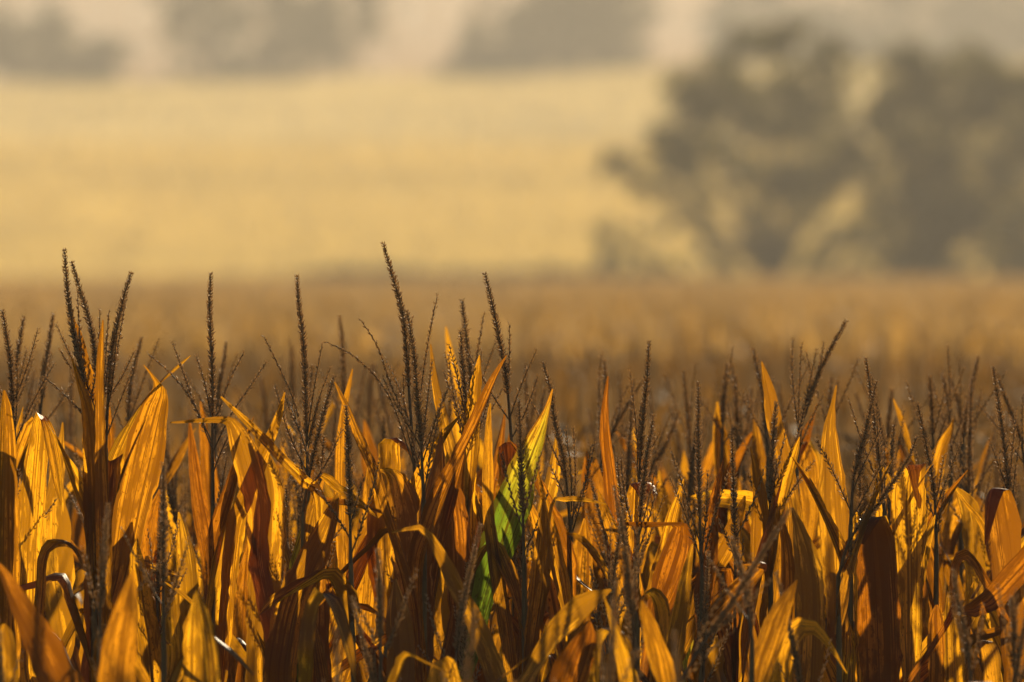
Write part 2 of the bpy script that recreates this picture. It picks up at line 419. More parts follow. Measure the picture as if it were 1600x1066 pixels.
# ---- traced tassels: (points tip -> base in photo pixels), distance, random branches, traced branches, label
HERO = [
 ([(101,393),(105,450),(113,510),(125,570),(148,690)],21.0,4,[[(88,507),(112,560),(140,612),(150,650)]],'corn plant with the leftmost tall straight tassel spike of the cluster of three'),
 ([(113,412),(129,466),(142,511),(148,556),(155,700)],21.15,4,[[(156,487),(155,560),(156,630)],[(170,489),(165,560),(160,640)]],'corn plant whose tall spike leans left in the middle of the cluster of three'),
 ([(204,429),(191,474),(180,522),(172,570),(165,700)],21.05,4,[[(210,549),(190,590),(172,620),(166,660)]],'corn plant whose spike leans right, beside the two tall left-leaning spikes'),
 ([(329,430),(328,492),(332,590),(332,680),(333,790)],20.9,1,[[(231,553),(262,579),(296,620),(331,690)],[(270,536),(289,590),(303,630),(331,700)],[(307,558),(320,600),(331,660)],[(381,551),(356,601),(334,670)],[(415,568),(388,608),(360,650),(333,705)]],'corn plant with a lone dead-straight spike and wide fan of thin side branches'),
 ([(464,433),(468,484),(475,547),(478,622),(481,760)],21.0,2,[[(413,527),(434,570),(460,630),(480,720)],[(503,540),(492,600),(480,680)],[(516,575),(499,622),(481,690)],[(430,604),(449,671),(480,740)]],'corn plant with dense upright spike standing above the dark folded leaves left of centre'),
 ([(522,589),(510,630),(497,679),(482,750),(474,800)],20.75,2,[],'corn plant with a thick dark tassel spike tilted right, crossing lower dark leaves'),
 ([(599,382),(612,427),(627,480),(634,536),(639,610),(648,740)],21.0,3,[[(565,502),(591,544),(610,600),(629,645),(647,720)],[(511,535),(550,555),(587,589),(615,635),(647,730)],[(683,464),(672,517),(661,585),(647,700)],[(603,563),(625,610),(642,670)]],'corn plant with the tallest tassel of all, its spike bending left at the tip'),
 ([(636,488),(646,547),(651,600),(657,679),(662,780)],20.8,5,[],'corn plant with thick dark spike pressed against the tallest tassel'),
 ([(758,430),(771,484),(782,540),(792,600),(800,700)],21.3,4,[],'corn plant with tall left-leaning spike right of centre above the diagonal leaf'),
 ([(722,471),(730,540),(736,600),(738,690)],22.0,4,[],'corn plant with slim soft-focus spike just behind the short bushy tassel'),
 ([(720,519),(723,570),(728,622),(730,720)],21.2,8,[],'corn plant with short upright spike and bushy crowded branches near centre'),
 ([(531,497),(536,550),(538,610),(540,700)],23.5,3,[],'blurred corn plant with one dark spike between two sharp tall tassels'),
 ([(455,544),(457,580),(458,660)],25.0,3,[],'strongly blurred corn plant with short spike left of the dense upright spike'),
 ([(409,592),(415,640),(418,700)],25.6,3,[],'blurred corn plant whose spike stands under the wide fan of thin branches'),
 ([(582,570),(578,620),(575,690)],25.0,3,[],'blurred corn plant showing between the thin arms of the tallest tassel'),
 ([(83,493),(76,540),(69,590),(60,680)],22.5,4,[],'soft corn plant with right-leaning spike near the left border cluster'),
 ([(37,498),(27,560),(15,635),(8,720)],22.0,4,[],'corn plant with soft right-leaning spike close to the left edge'),
 ([(4,487),(11,530),(17,575),(24,700)],21.3,6,[],'corn plant cut by the left edge of the picture, bushy tassel'),
 ([(353,537),(348,575),(340,625),(335,700)],23.0,3,[],'soft corn plant just behind the lone dead-straight spike'),
 ([(221,530),(208,580),(202,620),(199,720)],22.5,3,[],'soft corn plant with right-leaning spike behind the big lit folded-tip leaf'),
 ([(849,569),(862,615),(867,660),(881,720),(892,830)],21.0,2,[[(884,669),(892,742),(893,800)],[(896,669),(899,750),(894,820)],[(858,724),(875,760),(891,800)],[(924,696),(914,760),(895,830)]],'corn plant with kinked spike touching the tip of the green leaf'),
 ([(811,626),(813,690),(815,742),(819,880)],20.6,3,[],'corn plant with slim vertical spike in front of the green leaf'),
 ([(945,566),(946,610),(948,700)],23.0,3,[],'blurred corn plant behind the dark pointed leaf right of the green leaf'),
 ([(1014,536),(1010,604),(1002,690),(997,800)],21.3,4,[[(984,581),(990,630),(999,720)]],'corn plant with tall slightly right-leaning spike in the middle right gap'),
 ([(1021,651),(1010,720),(1001,802),(995,880)],20.8,4,[],'corn plant with dark lower spike above the horizontally folded leaf'),
 ([(1091,600),(1091,667),(1092,742),(1094,836),(1097,900)],20.8,1,[[(1049,705),(1066,757),(1094,850)],[(1047,748),(1070,802),(1095,875)],[(1138,740),(1115,810),(1097,880)]],'corn plant with thick vertical spike and three stiff side branches'),
 ([(1136,570),(1131,620),(1128,700)],23.0,3,[],'soft corn plant whose short spike leans right behind the thick vertical one'),
 ([(1149,589),(1151,640),(1153,720)],23.1,3,[],'soft corn plant with small upright spike right of the thick vertical one'),
 ([(1175,609),(1169,650),(1163,720)],24.0,3,[],'blurred corn plant with short right-leaning spike left of the tall dark leaf'),
 ([(1074,619),(1077,660),(1080,720)],24.0,3,[],'blurred corn plant peeking out left of the thick vertical spike'),
 ([(1004,596),(976,641),(950,690),(935,740)],22.8,3,[],'soft corn plant with strongly slanting spike crossing a vertical one'),
 ([(1060,645),(1040,697),(1017,735),(1010,800)],23.0,3,[],'soft corn plant with slanting lone branch over the brown gap'),
 ([(1177,547),(1184,580),(1192,620),(1200,720)],22.5,3,[],'soft corn plant whose left-leaning spike touches a dark leaf tip'),
 ([(1321,503),(1297,547),(1279,585),(1256,645),(1245,730)],22.0,3,[[(1260,551),(1268,600),(1252,670)],[(1239,531),(1238,590),(1248,680)],[(1287,535),(1278,590),(1258,650)]],'corn plant with long spike slanting far to the right, tallest of its side'),
 ([(1299,592),(1297,620),(1296,700)],23.0,3,[],'soft corn plant with short spike above the lit lance-shaped leaf'),
 ([(1353,562),(1361,615),(1370,690),(1382,800)],21.2,3,[],'corn plant with left-leaning spike crossing another into a narrow cross'),
 ([(1369,598),(1354,667),(1335,742),(1329,820)],21.0,4,[],'corn plant with dark right-leaning spike forming the narrow cross'),
 ([(1394,611),(1389,655),(1384,720)],23.5,3,[],'blurred corn plant right of the two crossing spikes'),
 ([(1434,632),(1446,690),(1459,765),(1463,850)],21.3,4,[],'corn plant with left-leaning spike directly behind the big bright folded leaf'),
 ([(1453,590),(1456,640),(1459,720)],22.5,3,[],'soft corn plant, first of four spikes in the soft row at far side right'),
 ([(1474,587),(1481,630),(1487,700)],22.8,3,[],'soft corn plant, second of four spikes in the soft row at right'),
 ([(1486,594),(1497,630),(1506,700)],23.5,3,[],'blurred corn plant, third spike of the soft row at right, leaning left'),
 ([(1528,560),(1518,610),(1508,660),(1500,740)],23.0,3,[],'soft corn plant, tallest right-leaning spike of the soft row at right'),
 ([(1552,576),(1562,641),(1571,712),(1582,850)],21.3,5,[],'corn plant with long dark spike next to the right edge'),
 ([(1556,583),(1574,630),(1594,684),(1605,750)],22.3,3,[],'corn plant whose spike leans hard left at the right edge'),
 ([(1213,630),(1209,680),(1206,724),(1202,830)],21.2,6,[],'corn plant with straight spike and bushy branches beside the tall dark leaf'),
 ([(1432,684),(1417,720),(1370,790),(1330,840),(1310,900)],20.5,2,[],'corn plant with long thin tassel arm slanting across the large dark leaf'),
 ([(1397,664),(1394,710),(1391,760),(1388,830)],21.5,3,[],'corn plant with small upright tassel left of the big bright leaf'),
 ([(1490,893),(1496,936),(1511,1004),(1519,1090)],19.0,2,[],'low front corn plant with blurred left-leaning spike near the right corner'),
 ([(1581,936),(1583,990),(1586,1080)],19.0,3,[],'low front corn plant with blurred spike in the right bottom corner'),
 ([(1233,797),(1200,850),(1152,929),(1100,1003),(1055,1080)],19.0,3,[],'front corn plant with long blurred tassel lying diagonally across the leaves'),
 ([(960,763),(973,835),(984,929),(995,1050)],19.3,4,[],'front corn plant with blurred steep spike below the folded leaf'),
 ([(1143,842),(1153,875),(1164,920),(1175,1000)],19.2,3,[],'front corn plant with short blurred spike above the diagonal tassel'),
 ([(590,861),(593,929),(595,1060)],19.2,2,[],'front corn plant with dark vertical spike before the large glowing leaf'),
 ([(541,637),(544,697),(546,764),(548,880)],20.6,3,[],'corn plant with pencil-thin vertical spike left of the large glowing leaf'),
 ([(255,726),(256,800),(255,891),(256,1000)],19.5,3,[],'front corn plant with dark blurred vertical spike below the lit folded-tip leaf'),
 ([(169,790),(163,850),(158,910),(155,1020)],19.3,3,[],'front corn plant with dark blurred spike at lower left'),
]
G_HERO = 'dry corn plants in the front rows'

def px_curve(pts, D, n, dD=0.0):
    k = len(pts)
    return spline(np.array([at(x, y, D + dD * i / max(1, k - 1)) for i, (x, y) in enumerate(pts)]), n)

plants = []
def stalk_part(parent, top, base):
    C = spline(np.array([(0, 0, -0.02), (top[0] * 0.1, top[1] * 0.1, top[2] * 0.35), (top[0] * 0.6, top[1] * 0.6, top[2] * 0.8), top]), 22)
    r = np.linspace(0.0125, 0.0042, 22)
    r[::4] *= 1.18
    V, Q = tube(C, r, 8)
    link('stalk', mesh_from('stalk', V, Q, M_STALK), parent)

for hi, (pts, D, nb, brs, label) in enumerate(HERO):
    rng = random.Random(100 + hi)
    C = px_curve(pts[::-1], D, 60, rng.uniform(-0.06, 0.06))       # base -> tip
    Ltot = np.linalg.norm(np.diff(C, axis=0), axis=1).sum()
    lo = C[0]
    bx = lo[0] + rng.uniform(-0.03, 0.03)
    base = np.array((bx, D, float(ground_z(D))))
    root = empty('corn_plant', base)
    tag(root, label, 'corn plant', G_HERO)
    stalk_part(root, lo - base, base)
    spike_len = min(0.27, 0.70 * Ltot)
    i0 = int(60 * (1 - spike_len / Ltot)); i0 = max(2, min(40, i0))
    gm = Geo()
    V, Q = tube(C[:i0 + 1], np.linspace(0.0034, 0.0024, i0 + 1), 6); gm.add(V, Q=Q, m=1)
    spike_into(gm, C[i0:], rng, 1.05)
    tas = link('tassel', gm.mesh('tassel', [M_SPIKE, M_RACHIS], False, base), root)
    bl = [px_curve(b[::-1], D, 22, rng.uniform(-0.05, 0.08)) for b in brs]
    bl += rand_branches(C, nb, rng, max(0, i0 - 22), i0 + 2)
    for b in bl:
        gb = Geo(); branch_into(gb, b, rng)
        link('branch', gb.mesh('branch', [M_SPIKE, M_RACHIS], False, base), tas)
    plants.append((root, base, D, lo))

# ---- traced leaves: (x, y, visible width [, depth offset in cm]) from base to tip; distance; kind
LEAVES = [
 (21.2,'d',[(238,1020,36),(236,950,44),(236,880,50),(240,820,44),(246,785,14),(250,765,3)]),
 (21.0,'d',[(176,960,34),(190,900,40),(202,840,48),(214,778,54),(225,730,58),(236,680,56),(247,635,44),(254,608,24),(244,592,8,-2),(225,570,2,-3)]),
 (20.6,'d',[(164,860,24),(160,760,20),(158,680,16),(157,600,13),(158,545,10),(161,500,2)]),
 (21.0,'d',[(156,960,28),(153,900,30),(150,800,36),(146,720,32),(140,650,22),(128,610,12),(112,560,2)]),
 (21.2,'d',[(165,900,34),(165,860,32),(167,760,22),(169,680,13),(168,620,3)]),
 (21.0,'d',[(40,1060,36),(45,940,38),(48,840,34),(55,740,36),(60,680,28),(62,648,16,0),(74,668,24,-3),(82,705,28,-4),(90,750,22,-3),(96,790,4,-2)]),
 (20.8,'d',[(2,1066,44),(3,1000,42),(5,900,36),(6,800,32),(8,720,27),(8,640,14),(6,610,3)]),
 (21.4,'d',[(98,1010,40),(95,960,44),(88,880,54),(85,800,52),(90,740,34),(96,690,12),(98,660,3)]),
 (20.6,'d',[(60,990,18),(62,920,14),(66,868,14),(82,846,17),(104,845,20,-4),(124,862,15,-6),(130,890,4,-6)]),
 (18.8,'d',[(110,1110,66),(90,1066,62),(60,1000,50),(30,945,32),(5,895,14),(-8,875,3)]),
 (19.3,'d',[(316,1110,60),(315,1066,58),(313,1010,50),(310,960,30),(307,922,3)]),
 (20.9,'d',[(325,1066,40),(330,1000,42),(337,930,42),(347,870,42),(359,820,37),(371,780,20),(378,758,4)]),
 (21.8,'d',[(328,930,18),(325,870,22),(318,830,25),(306,760,20),(299,690,10),(296,655,2)]),
 (20.8,'d',[(405,880,30),(404,800,36),(398,765,42),(388,725,44),(376,688,36),(362,660,18),(350,655,13,-2),(310,657,9,-3),(266,660,4,-4)]),
 (20.7,'d',[(500,790,16),(475,752,17),(445,722,17),(410,685,16),(375,650,10),(345,620,3)]),
 (20.8,'d',[(365,830,24),(380,790,25),(398,740,23),(415,700,18),(432,660,13),(445,613,2)]),
 (20.8,'d',[(405,1066,50),(408,980,50),(412,900,50),(416,820,48),(420,768,36),(412,720,24),(400,680,5)]),
 (20.6,'d',[(438,1066,50),(446,1000,52),(458,945,52),(480,890,48),(502,845,38),(520,800,22),(528,770,4)]),
 (20.9,'g',[(455,1000,24),(458,920,22),(465,870,18),(478,830,20),(491,790,15),(507,745,2)]),
 (19.9,'d',[(478,1030,22),(482,975,20),(490,942,20),(503,926,26,-2),(520,945,33,-5),(535,985,29,-6),(548,1030,19,-6),(555,1066,5,-6)]),
 (20.9,'d',[(652,1066,40),(652,1010,48),(648,940,56),(643,860,58),(633,795,50),(621,750,32),(606,735,16,-2),(588,735,6,-3)]),
 (20.4,'d',[(625,1100,42),(625,1066,42),(628,1020,40),(622,960,34),(617,905,5)]),
 (20.7,'d',[(655,1060,17),(646,945,17),(622,855,15),(602,795,15),(585,735,16),(560,680,14),(540,630,10),(523,597,2)]),
 (21.3,'d',[(540,960,26),(537,880,24),(533,780,20),(533,690,15),(540,630,10),(551,577,2)]),
 (21.1,'d',[(596,860,44),(604,770,40),(607,715,32),(608,690,28),(618,683,18,-2),(634,696,14,-4),(645,715,3,-4)]),
 (20.7,'d',[(655,890,24),(672,830,25),(690,780,24),(715,725,21),(740,675,20),(762,625,16),(776,590,10),(792,556,2)]),
 (21.4,'d',[(716,800,22),(713,740,22),(702,690,22),(690,640,16),(679,590,10),(673,538,2)]),
 (23.5,'d',[(722,760,24),(720,690,23),(715,630,22),(708,570,14),(697,510,2)]),
 (20.1,'d',[(790,1110,30),(775,1060,30),(750,990,29),(720,930,26),(690,870,18),(664,828,10),(645,825,7),(612,832,3)]),
 (21.0,'d',[(718,970,36),(715,900,36),(712,830,36),(706,775,30),(700,745,10)]),
 (20.6,'d',[(800,1066,18),(790,985,22),(774,885,20),(763,800,17),(762,720,14),(763,660,8),(766,630,2)]),
 (21.3,'d',[(784,840,18),(786,770,17),(790,730,14),(798,672,3)]),
 (20.7,'g',[(735,1030,26),(752,960,36),(772,895,46),(793,840,52),(814,780,54),(830,730,47),(843,690,32),(855,650,14),(864,608,2)]),
 (21.5,'d',[(845,860,26),(852,790,26),(862,740,24),(867,700,10),(868,680,2)]),
 (20.7,'d',[(895,1010,14),(886,920,15),(876,870,14),(866,830,13),(852,780,9),(840,735,2)]),
 (20.6,'d',[(860,800,5),(880,781,7),(905,780,8,-2),(925,783,5,-4),(946,788,2,-6)]),
 (20.6,'d',[(826,1066,18),(832,1000,22),(842,930,28),(848,870,28),(850,815,16),(850,780,3)]),
 (20.8,'d',[(893,1010,18),(888,960,20),(878,910,24),(866,860,20),(860,825,3)]),
 (21.2,'d',[(962,900,22),(960,840,22),(957,790,22),(952,740,20),(946,690,17),(945,640,11),(950,588,2)]),
 (22.5,'d',[(930,880,28),(930,850,28),(932,780,28),(931,740,16),(930,715,3)]),
 (24.0,'d',[(990,820,26),(990,760,26),(988,690,16),(986,660,3)]),
 (23.0,'d',[(1040,860,26),(1036,800,28),(1032,760,12),(1030,735,3)]),
 (20.8,'d',[(1018,1000,30),(1026,955,36),(1036,930,42),(1050,888,50),(1061,850,42),(1064,822,26),(1050,819,24,-2),(1020,821,20,-4),(985,820,13,-5),(955,819,7,-6),(925,818,2,-7)]),
 (20.3,'d',[(1030,1100,24),(1034,1050,26),(1038,985,27),(1034,945,24),(1018,925,14,-3),(1004,935,10,-6),(1000,960,5,-7)]),
 (20.5,'d',[(1022,1066,15),(1018,1010,15),(1008,975,14),(998,925,6),(995,905,2)]),
 (20.5,'d',[(975,980,14),(962,920,13),(945,890,12),(925,860,11),(905,840,9),(885,833,3)]),
 (19.8,'d',[(800,1110,30),(830,1050,20),(860,1000,28),(890,965,36),(922,938,28),(955,922,3)]),
 (19.6,'d',[(870,1110,54),(882,1060,54),(897,1015,50),(912,985,34),(920,970,6)]),
 (19.7,'d',[(930,1090,20),(928,1030,20),(936,992,20),(958,982,24,-3),(978,1008,23,-6),(988,1050,20,-7),(992,1090,6,-7)]),
 (20.2,'d',[(1050,1110,24),(1052,1060,25),(1055,1010,27),(1065,950,25),(1076,880,12),(1082,850,2)]),
 (21.8,'d',[(1198,830,20),(1190,795,26),(1172,786,29),(1135,782,28),(1100,779,18),(1080,777,4)]),
 (23.0,'d',[(1130,830,18),(1129,770,20),(1130,730,21),(1126,680,18),(1121,628,3)]),
 (21.2,'d',[(1180,1010,28),(1182,940,29),(1185,880,28),(1186,800,23),(1182,745,14),(1172,698,2)]),
 (21.3,'d',[(1080,980,20),(1096,930,24),(1115,890,28),(1136,850,30),(1156,800,16),(1164,775,3)]),
 (20.5,'d',[(1090,1040,24),(1106,1000,26),(1122,970,31),(1160,930,31),(1190,897,20),(1200,883,12,-2),(1180,880,8,-4),(1162,882,2,-5)]),
 (21.1,'d',[(1312,1030,30),(1309,940,36),(1306,870,45),(1301,800,46),(1298,740,38),(1296,680,23),(1300,640,9),(1307,602,2)]),
 (21.4,'d',[(1245,840,24),(1236,760,24),(1225,710,25),(1213,665,24),(1202,610,16),(1190,565,2)]),
 (22.5,'d',[(1232,800,20),(1236,740,20),(1242,705,22),(1256,680,20),(1270,650,6),(1276,632,2)]),
 (22.5,'d',[(1266,820,26),(1263,760,28),(1262,715,24),(1258,690,4)]),
 (20.7,'d',[(1262,1100,40),(1264,1050,42),(1266,985,42),(1266,930,40),(1261,880,36),(1250,832,20),(1238,793,3)]),
 (19.9,'d',[(1205,1110,42),(1215,1066,46),(1225,1012,44),(1245,985,32),(1268,977,21),(1290,998,18,-3),(1308,1025,9,-4),(1323,1052,2,-5)]),
 (20.6,'d',[(1380,1110,60),(1378,1066,60),(1376,1000,62),(1372,920,61),(1367,855,57),(1362,815,40),(1360,806,34,-3),(1352,822,24,-6),(1345,850,10,-7)]),
 (20.9,'d',[(1352,1066,22),(1349,980,24),(1347,900,24),(1341,835,17),(1338,800,3)]),
 (20.9,'d',[(1424,1110,22),(1422,1050,28),(1422,960,40),(1421,870,46),(1419,800,52),(1420,755,46),(1426,728,34,0),(1432,730,28,-4),(1434,760,18,-5),(1437,795,3,-4)]),
 (21.5,'d',[(1526,960,30),(1522,900,32),(1520,840,35),(1513,795,30),(1500,772,14),(1490,760,3)]),
 (21.4,'d',[(1560,880,16),(1545,840,12),(1531,812,10),(1515,793,8),(1496,772,3)]),
 (21.0,'d',[(1585,1040,38),(1580,960,44),(1575,910,48),(1568,850,52),(1561,800,48),(1556,766,40,0),(1546,768,32,-4),(1542,810,22,-5),(1539,852,3,-4)]),
 (20.5,'d',[(1488,960,10),(1490,905,11),(1497,875,14),(1510,866,17),(1526,880,20,-3),(1545,912,23,-5),(1563,942,20,-6),(1580,972,4,-6)]),
 (20.4,'d',[(1650,830,34),(1600,882,36),(1570,915,37),(1540,942,30),(1512,955,18),(1492,956,3)]),
 (20.6,'d',[(1466,1110,28),(1466,1066,28),(1466,1020,26),(1465,970,22),(1464,945,4)]),
 (20.5,'d',[(1492,1110,30),(1490,1066,30),(1488,1010,28),(1485,950,17),(1484,915,3)]),
 (20.4,'d',[(1520,1080,18),(1519,1030,14),(1524,1008,14),(1538,1000,20,-3),(1550,1018,26,-5),(1556,1066,30,-6)]),
 (21.3,'d',[(1464,990,20),(1462,935,20),(1455,890,20),(1448,840,7),(1446,815,2)]),
 (22.3,'d',[(1460,800,20),(1464,745,21),(1472,705,20),(1486,672,9),(1490,655,2)]),
 (22.2,'d',[(1388,800,20),(1389,750,20),(1386,720,12),(1384,700,2)]),
 (20.9,'g',[(1320,1110,28),(1322,1066,28),(1326,1010,21),(1322,968,8),(1320,945,2)]),
 (21.3,'d',[(1212,1010,40),(1216,940,42),(1220,880,32),(1216,820,17),(1212,780,3)]),
 (20.5,'d',[(512,1110,18),(508,1066,18),(498,1010,15),(489,962,4)]),
 (19.5,'d',[(702,1110,54),(700,1075,52),(696,1046,44),(690,1030,22)]),
 (18.7,'d',[(178,1110,54),(182,1050,52),(190,990,46),(200,930,26),(208,890,3)]),
 (18.9,'d',[(12,1110,40),(10,1050,38),(8,1000,30),(6,975,5)]),
 (21.1,'d',[(560,1040,42),(566,970,44),(572,900,46),(574,830,38),(576,760,26),(578,715,4)]),
 (21.2,'d',[(300,980,26),(296,900,30),(288,840,24),(280,800,4)]),
 (21.4,'d',[(270,1050,36),(268,960,40),(266,880,30),(262,830,4)]),
 (21.3,'d',[(376,1066,30),(380,980,34),(384,900,26),(388,850,4)]),
 (21.5,'d',[(690,980,40),(690,900,44),(684,840,30),(680,800,4)]),
 (21.3,'d',[(748,900,34),(744,840,36),(738,790,24),(735,750,4)]),
 (21.6,'d',[(905,980,34),(908,900,36),(912,850,24),(914,810,4)]),
 (21.4,'d',[(1120,1060,34),(1124,1000,36),(1128,950,24),(1130,915,4)]),
 (21.6,'d',[(980,960,38),(974,890,38),(968,840,24),(966,800,4)]),
 (21.5,'g',[(1078,1066,22),(1076,1000,24),(1072,940,16),(1070,905,3)]),
 (21.2,'g',[(240,1040,24),(240,960,24),(242,900,14),(244,860,3)]),
 (21.2,'g',[(508,1000,26),(516,930,28),(520,880,18),(522,845,3)]),
 (21.3,'g',[(20,980,20),(18,920,22),(16,880,14),(15,850,3)]),
]

def nearest_plant(x, D):
    return min(plants, key=lambda p: abs(p[1][0] - x) + 0.35 * abs(p[2] - D))

for li, (D, kind, pts) in enumerate(LEAVES):
    rng = random.Random(900 + li)
    mpp = D / F
    rows = []
    lean = rng.uniform(-0.10, 0.10)
    ylo, yhi = max(p[1] for p in pts), min(p[1] for p in pts)
    for p in pts:
        dd = (p[3] if len(p) > 3 else 0) * 0.01 + lean * (ylo - p[1]) / 500.0
        q = at(p[0], p[1], D + dd); rows.append((*q, p[2] * mpp))
    root, base, PD, lo = nearest_plant(rows[0][0], D)
    # the blade runs on down to its sheath on the stalk
    b0 = np.array(rows[0]); wd = b0[3]
    zj = min(b0[2] - 0.20, ZC - 0.95)
    k = np.clip((zj - base[2]) / max(0.1, lo[2] - base[2]), 0, 1)
    jx = base[0] + (lo[0] - base[0]) * (0.1 + 0.5 * k); jy = PD
    rows = [(jx, jy, zj, 0.022), (b0[0] * 0.55 + jx * 0.45, D * 0.55 + jy * 0.45, b0[2] * 0.55 + zj * 0.45, wd * 0.8)] + rows
    roll = rng.uniform(-0.5, 0.5); fold = rng.choice((rng.uniform(0.06, 0.3), rng.uniform(0.25, 0.65)))
    rows = [(r[0], r[1], r[2], r[3] / math.cos(roll) / math.cos(fold) * 1.06) for r in rows]
    d = np.array(rows[3][:3]) - np.array(rows[2][:3])
    w0 = np.cross(d, (0, 1, 0)); 
    V, Q, uv = leaf_geo(np.array(rows), w0, rng, N=40, M=8, roll=roll, fold=fold, twist=rng.uniform(-0.7, 0.7), rippl=0.08)
    if kind == 'g':
        uv[:, 1] = uv[:, 1] - uv[:, 1].max() + 0.68
    link('leaf', mesh_from('leaf', V - base, Q, M_GREEN if kind == 'g' else M_LEAF, uv), root)

# ---- generic plants that fill the rows
def generic_leaf(rng, z0, az, L, W, th0, droop, snap):
    P = []; th = th0; p = np.array((0.0, 0.0, z0)); n = 9
    d_az = az
    for i in range(n + 1):
        t = i / n
        wv = W * min(1.0, 0.35 + 2.6 * t) * (1 - t ** 3.2) ** 0.8 if t < 1 else 0.002
        P.append((*p, max(0.002, wv)))
        th += droop / n
        if snap and i == snap: th += rng.uniform(1.2, 2.2)
        d_az += rng.uniform(-0.12, 0.12)
        p = p + L / n * np.array((math.sin(th) * math.cos(d_az), math.sin(th) * math.sin(d_az), math.cos(th)))
    w0 = (-math.sin(az), math.cos(az), 0)
    return np.array(P), w0

for hi, (root, base, D, lo) in enumerate(plants):
    rng = random.Random(2600 + hi); az = rng.uniform(0, 6.28)
    H = lo[2] - base[2]
    for k in range((4 if D < 22 else 3) if D >= 20.95 else 1):
        z0 = H - rng.uniform(0.10, 0.16) - 0.16 * k - (0.10 if D >= 22 else 0.0)
        t = z0 / H; ox, oy = (lo - base)[:2] * (0.1 + 0.9 * max(0, (t - 0.35) / 0.65))
        L = rng.uniform(0.26, 0.36) + 0.09 * k
        P, w0 = generic_leaf(rng, z0, az + k * math.pi + rng.uniform(-.8, .8), L, rng.uniform(0.042, 0.058) + 0.011 * k, rng.uniform(0.06, 0.25), rng.uniform(0.0, 0.9), rng.choice((0, 0, 4, 5)))
        P[:, 0] += ox; P[:, 1] += oy
        V, Q, uv = leaf_geo(P, w0, rng, N=26, M=6, twist=rng.uniform(-1.5, 1.5), rippl=0.08)
        link('leaf', mesh_from('leaf', V, Q, M_LEAF, uv), root)

VARS = []
def make_variants(n):
    for v in range(n):
        rng = random.Random(5000 + v)
        H = 2.12
        C = spline(np.array([(0, 0, -0.02), (rng.uniform(-.02, .02), rng.uniform(-.02, .02), 1.0), (rng.uniform(-.03, .03), rng.uniform(-.03, .03), H)]), 20)
        r = np.linspace(0.0125, 0.0042, 20); r[::3] *= 1.15
        V, Q = tube(C, r, 7); parts = [('stalk', mesh_from('stalk', V, Q, M_STALK))]
        az = rng.uniform(0, 6.28)
        for k in range(9):
            z0 = 0.75 + 0.155 * k
            L = rng.uniform(0.55, 0.80) * (1 - 0.25 * max(0, k - 5) / 3); W = rng.choice((rng.uniform(0.065, 0.095), rng.uniform(0.065, 0.095), rng.uniform(0.035, 0.07))) * (1 - 0.2 * max(0, k - 5) / 3)
            up = k >= 4
            th0 = rng.uniform(0.10, 0.32) if up else rng.uniform(0.3, 0.6)
            droop = rng.uniform(-0.1, 0.7) if rng.random() < 0.6 and up else rng.uniform(0.7, 2.0)
            snap = rng.choice((3, 4, 5, 6)) if rng.random() < 0.45 else 0
            P, w0 = generic_leaf(rng, z0, az + k * math.pi + rng.uniform(-0.7, 0.7), L, W, th0, droop, snap)
            top = P[:, 2].max()
            if top > 2.40: P[:, 2] = z0 + (P[:, 2] - z0) * (2.40 - z0) / (top - z0)
            i = min(19, int(z0 / H * 19)); P[:, :2] += C[i][:2]
            V, Q, uv = leaf_geo(P, w0, rng, N=24, M=5, twist=rng.uniform(-2.0, 2.0), rippl=0.09)
            parts.append(('leaf', mesh_from('leaf', V, Q, M_GREEN if (k < 2 and rng.random() < 0.4) else M_LEAF, uv)))
        gm = Geo()
        tilt = rng.uniform(0, 0.22); ta = rng.uniform(0, 6.28)
        T0 = C[-1]
        L = rng.uniform(0.34, 0.42)
        S = spline(np.array([T0, T0 + np.array((math.cos(ta) * tilt * 0.3, math.sin(ta) * tilt * 0.3, 0.5)) * L, T0 + np.array((math.cos(ta) * tilt, math.sin(ta) * tilt, 1.0)) * L]), 40)
        V, Q = tube(S[:18], np.linspace(0.0034, 0.0022, 18), 6); gm.add(V, Q=Q, m=1)
        spike_into(gm, S[16:], rng)
        for b in rand_branches(S, rng.randint(4, 8), rng, 5, 18): branch_into(gm, b, rng)
        parts.append(('tassel', gm.mesh('tassel', [M_SPIKE, M_RACHIS], False)))
        VARS.append(parts)
make_variants(12)

rg = random.Random(77)
def place_generic(x, D, h, label, group):
    parts = VARS[rg.randrange(len(VARS))]
    o = empty('corn_plant', (x, D, float(ground_z(D))))
    s = h / 2.49
    o.scale = (0.97 * s, 0.97 * s, s); o.rotation_euler = (rg.uniform(-.02, .02), rg.uniform(-.02, .02), rg.uniform(0, 6.28))
    for nm, me in parts: link(nm, me, o)
    tag(o, label, 'corn plant', group)

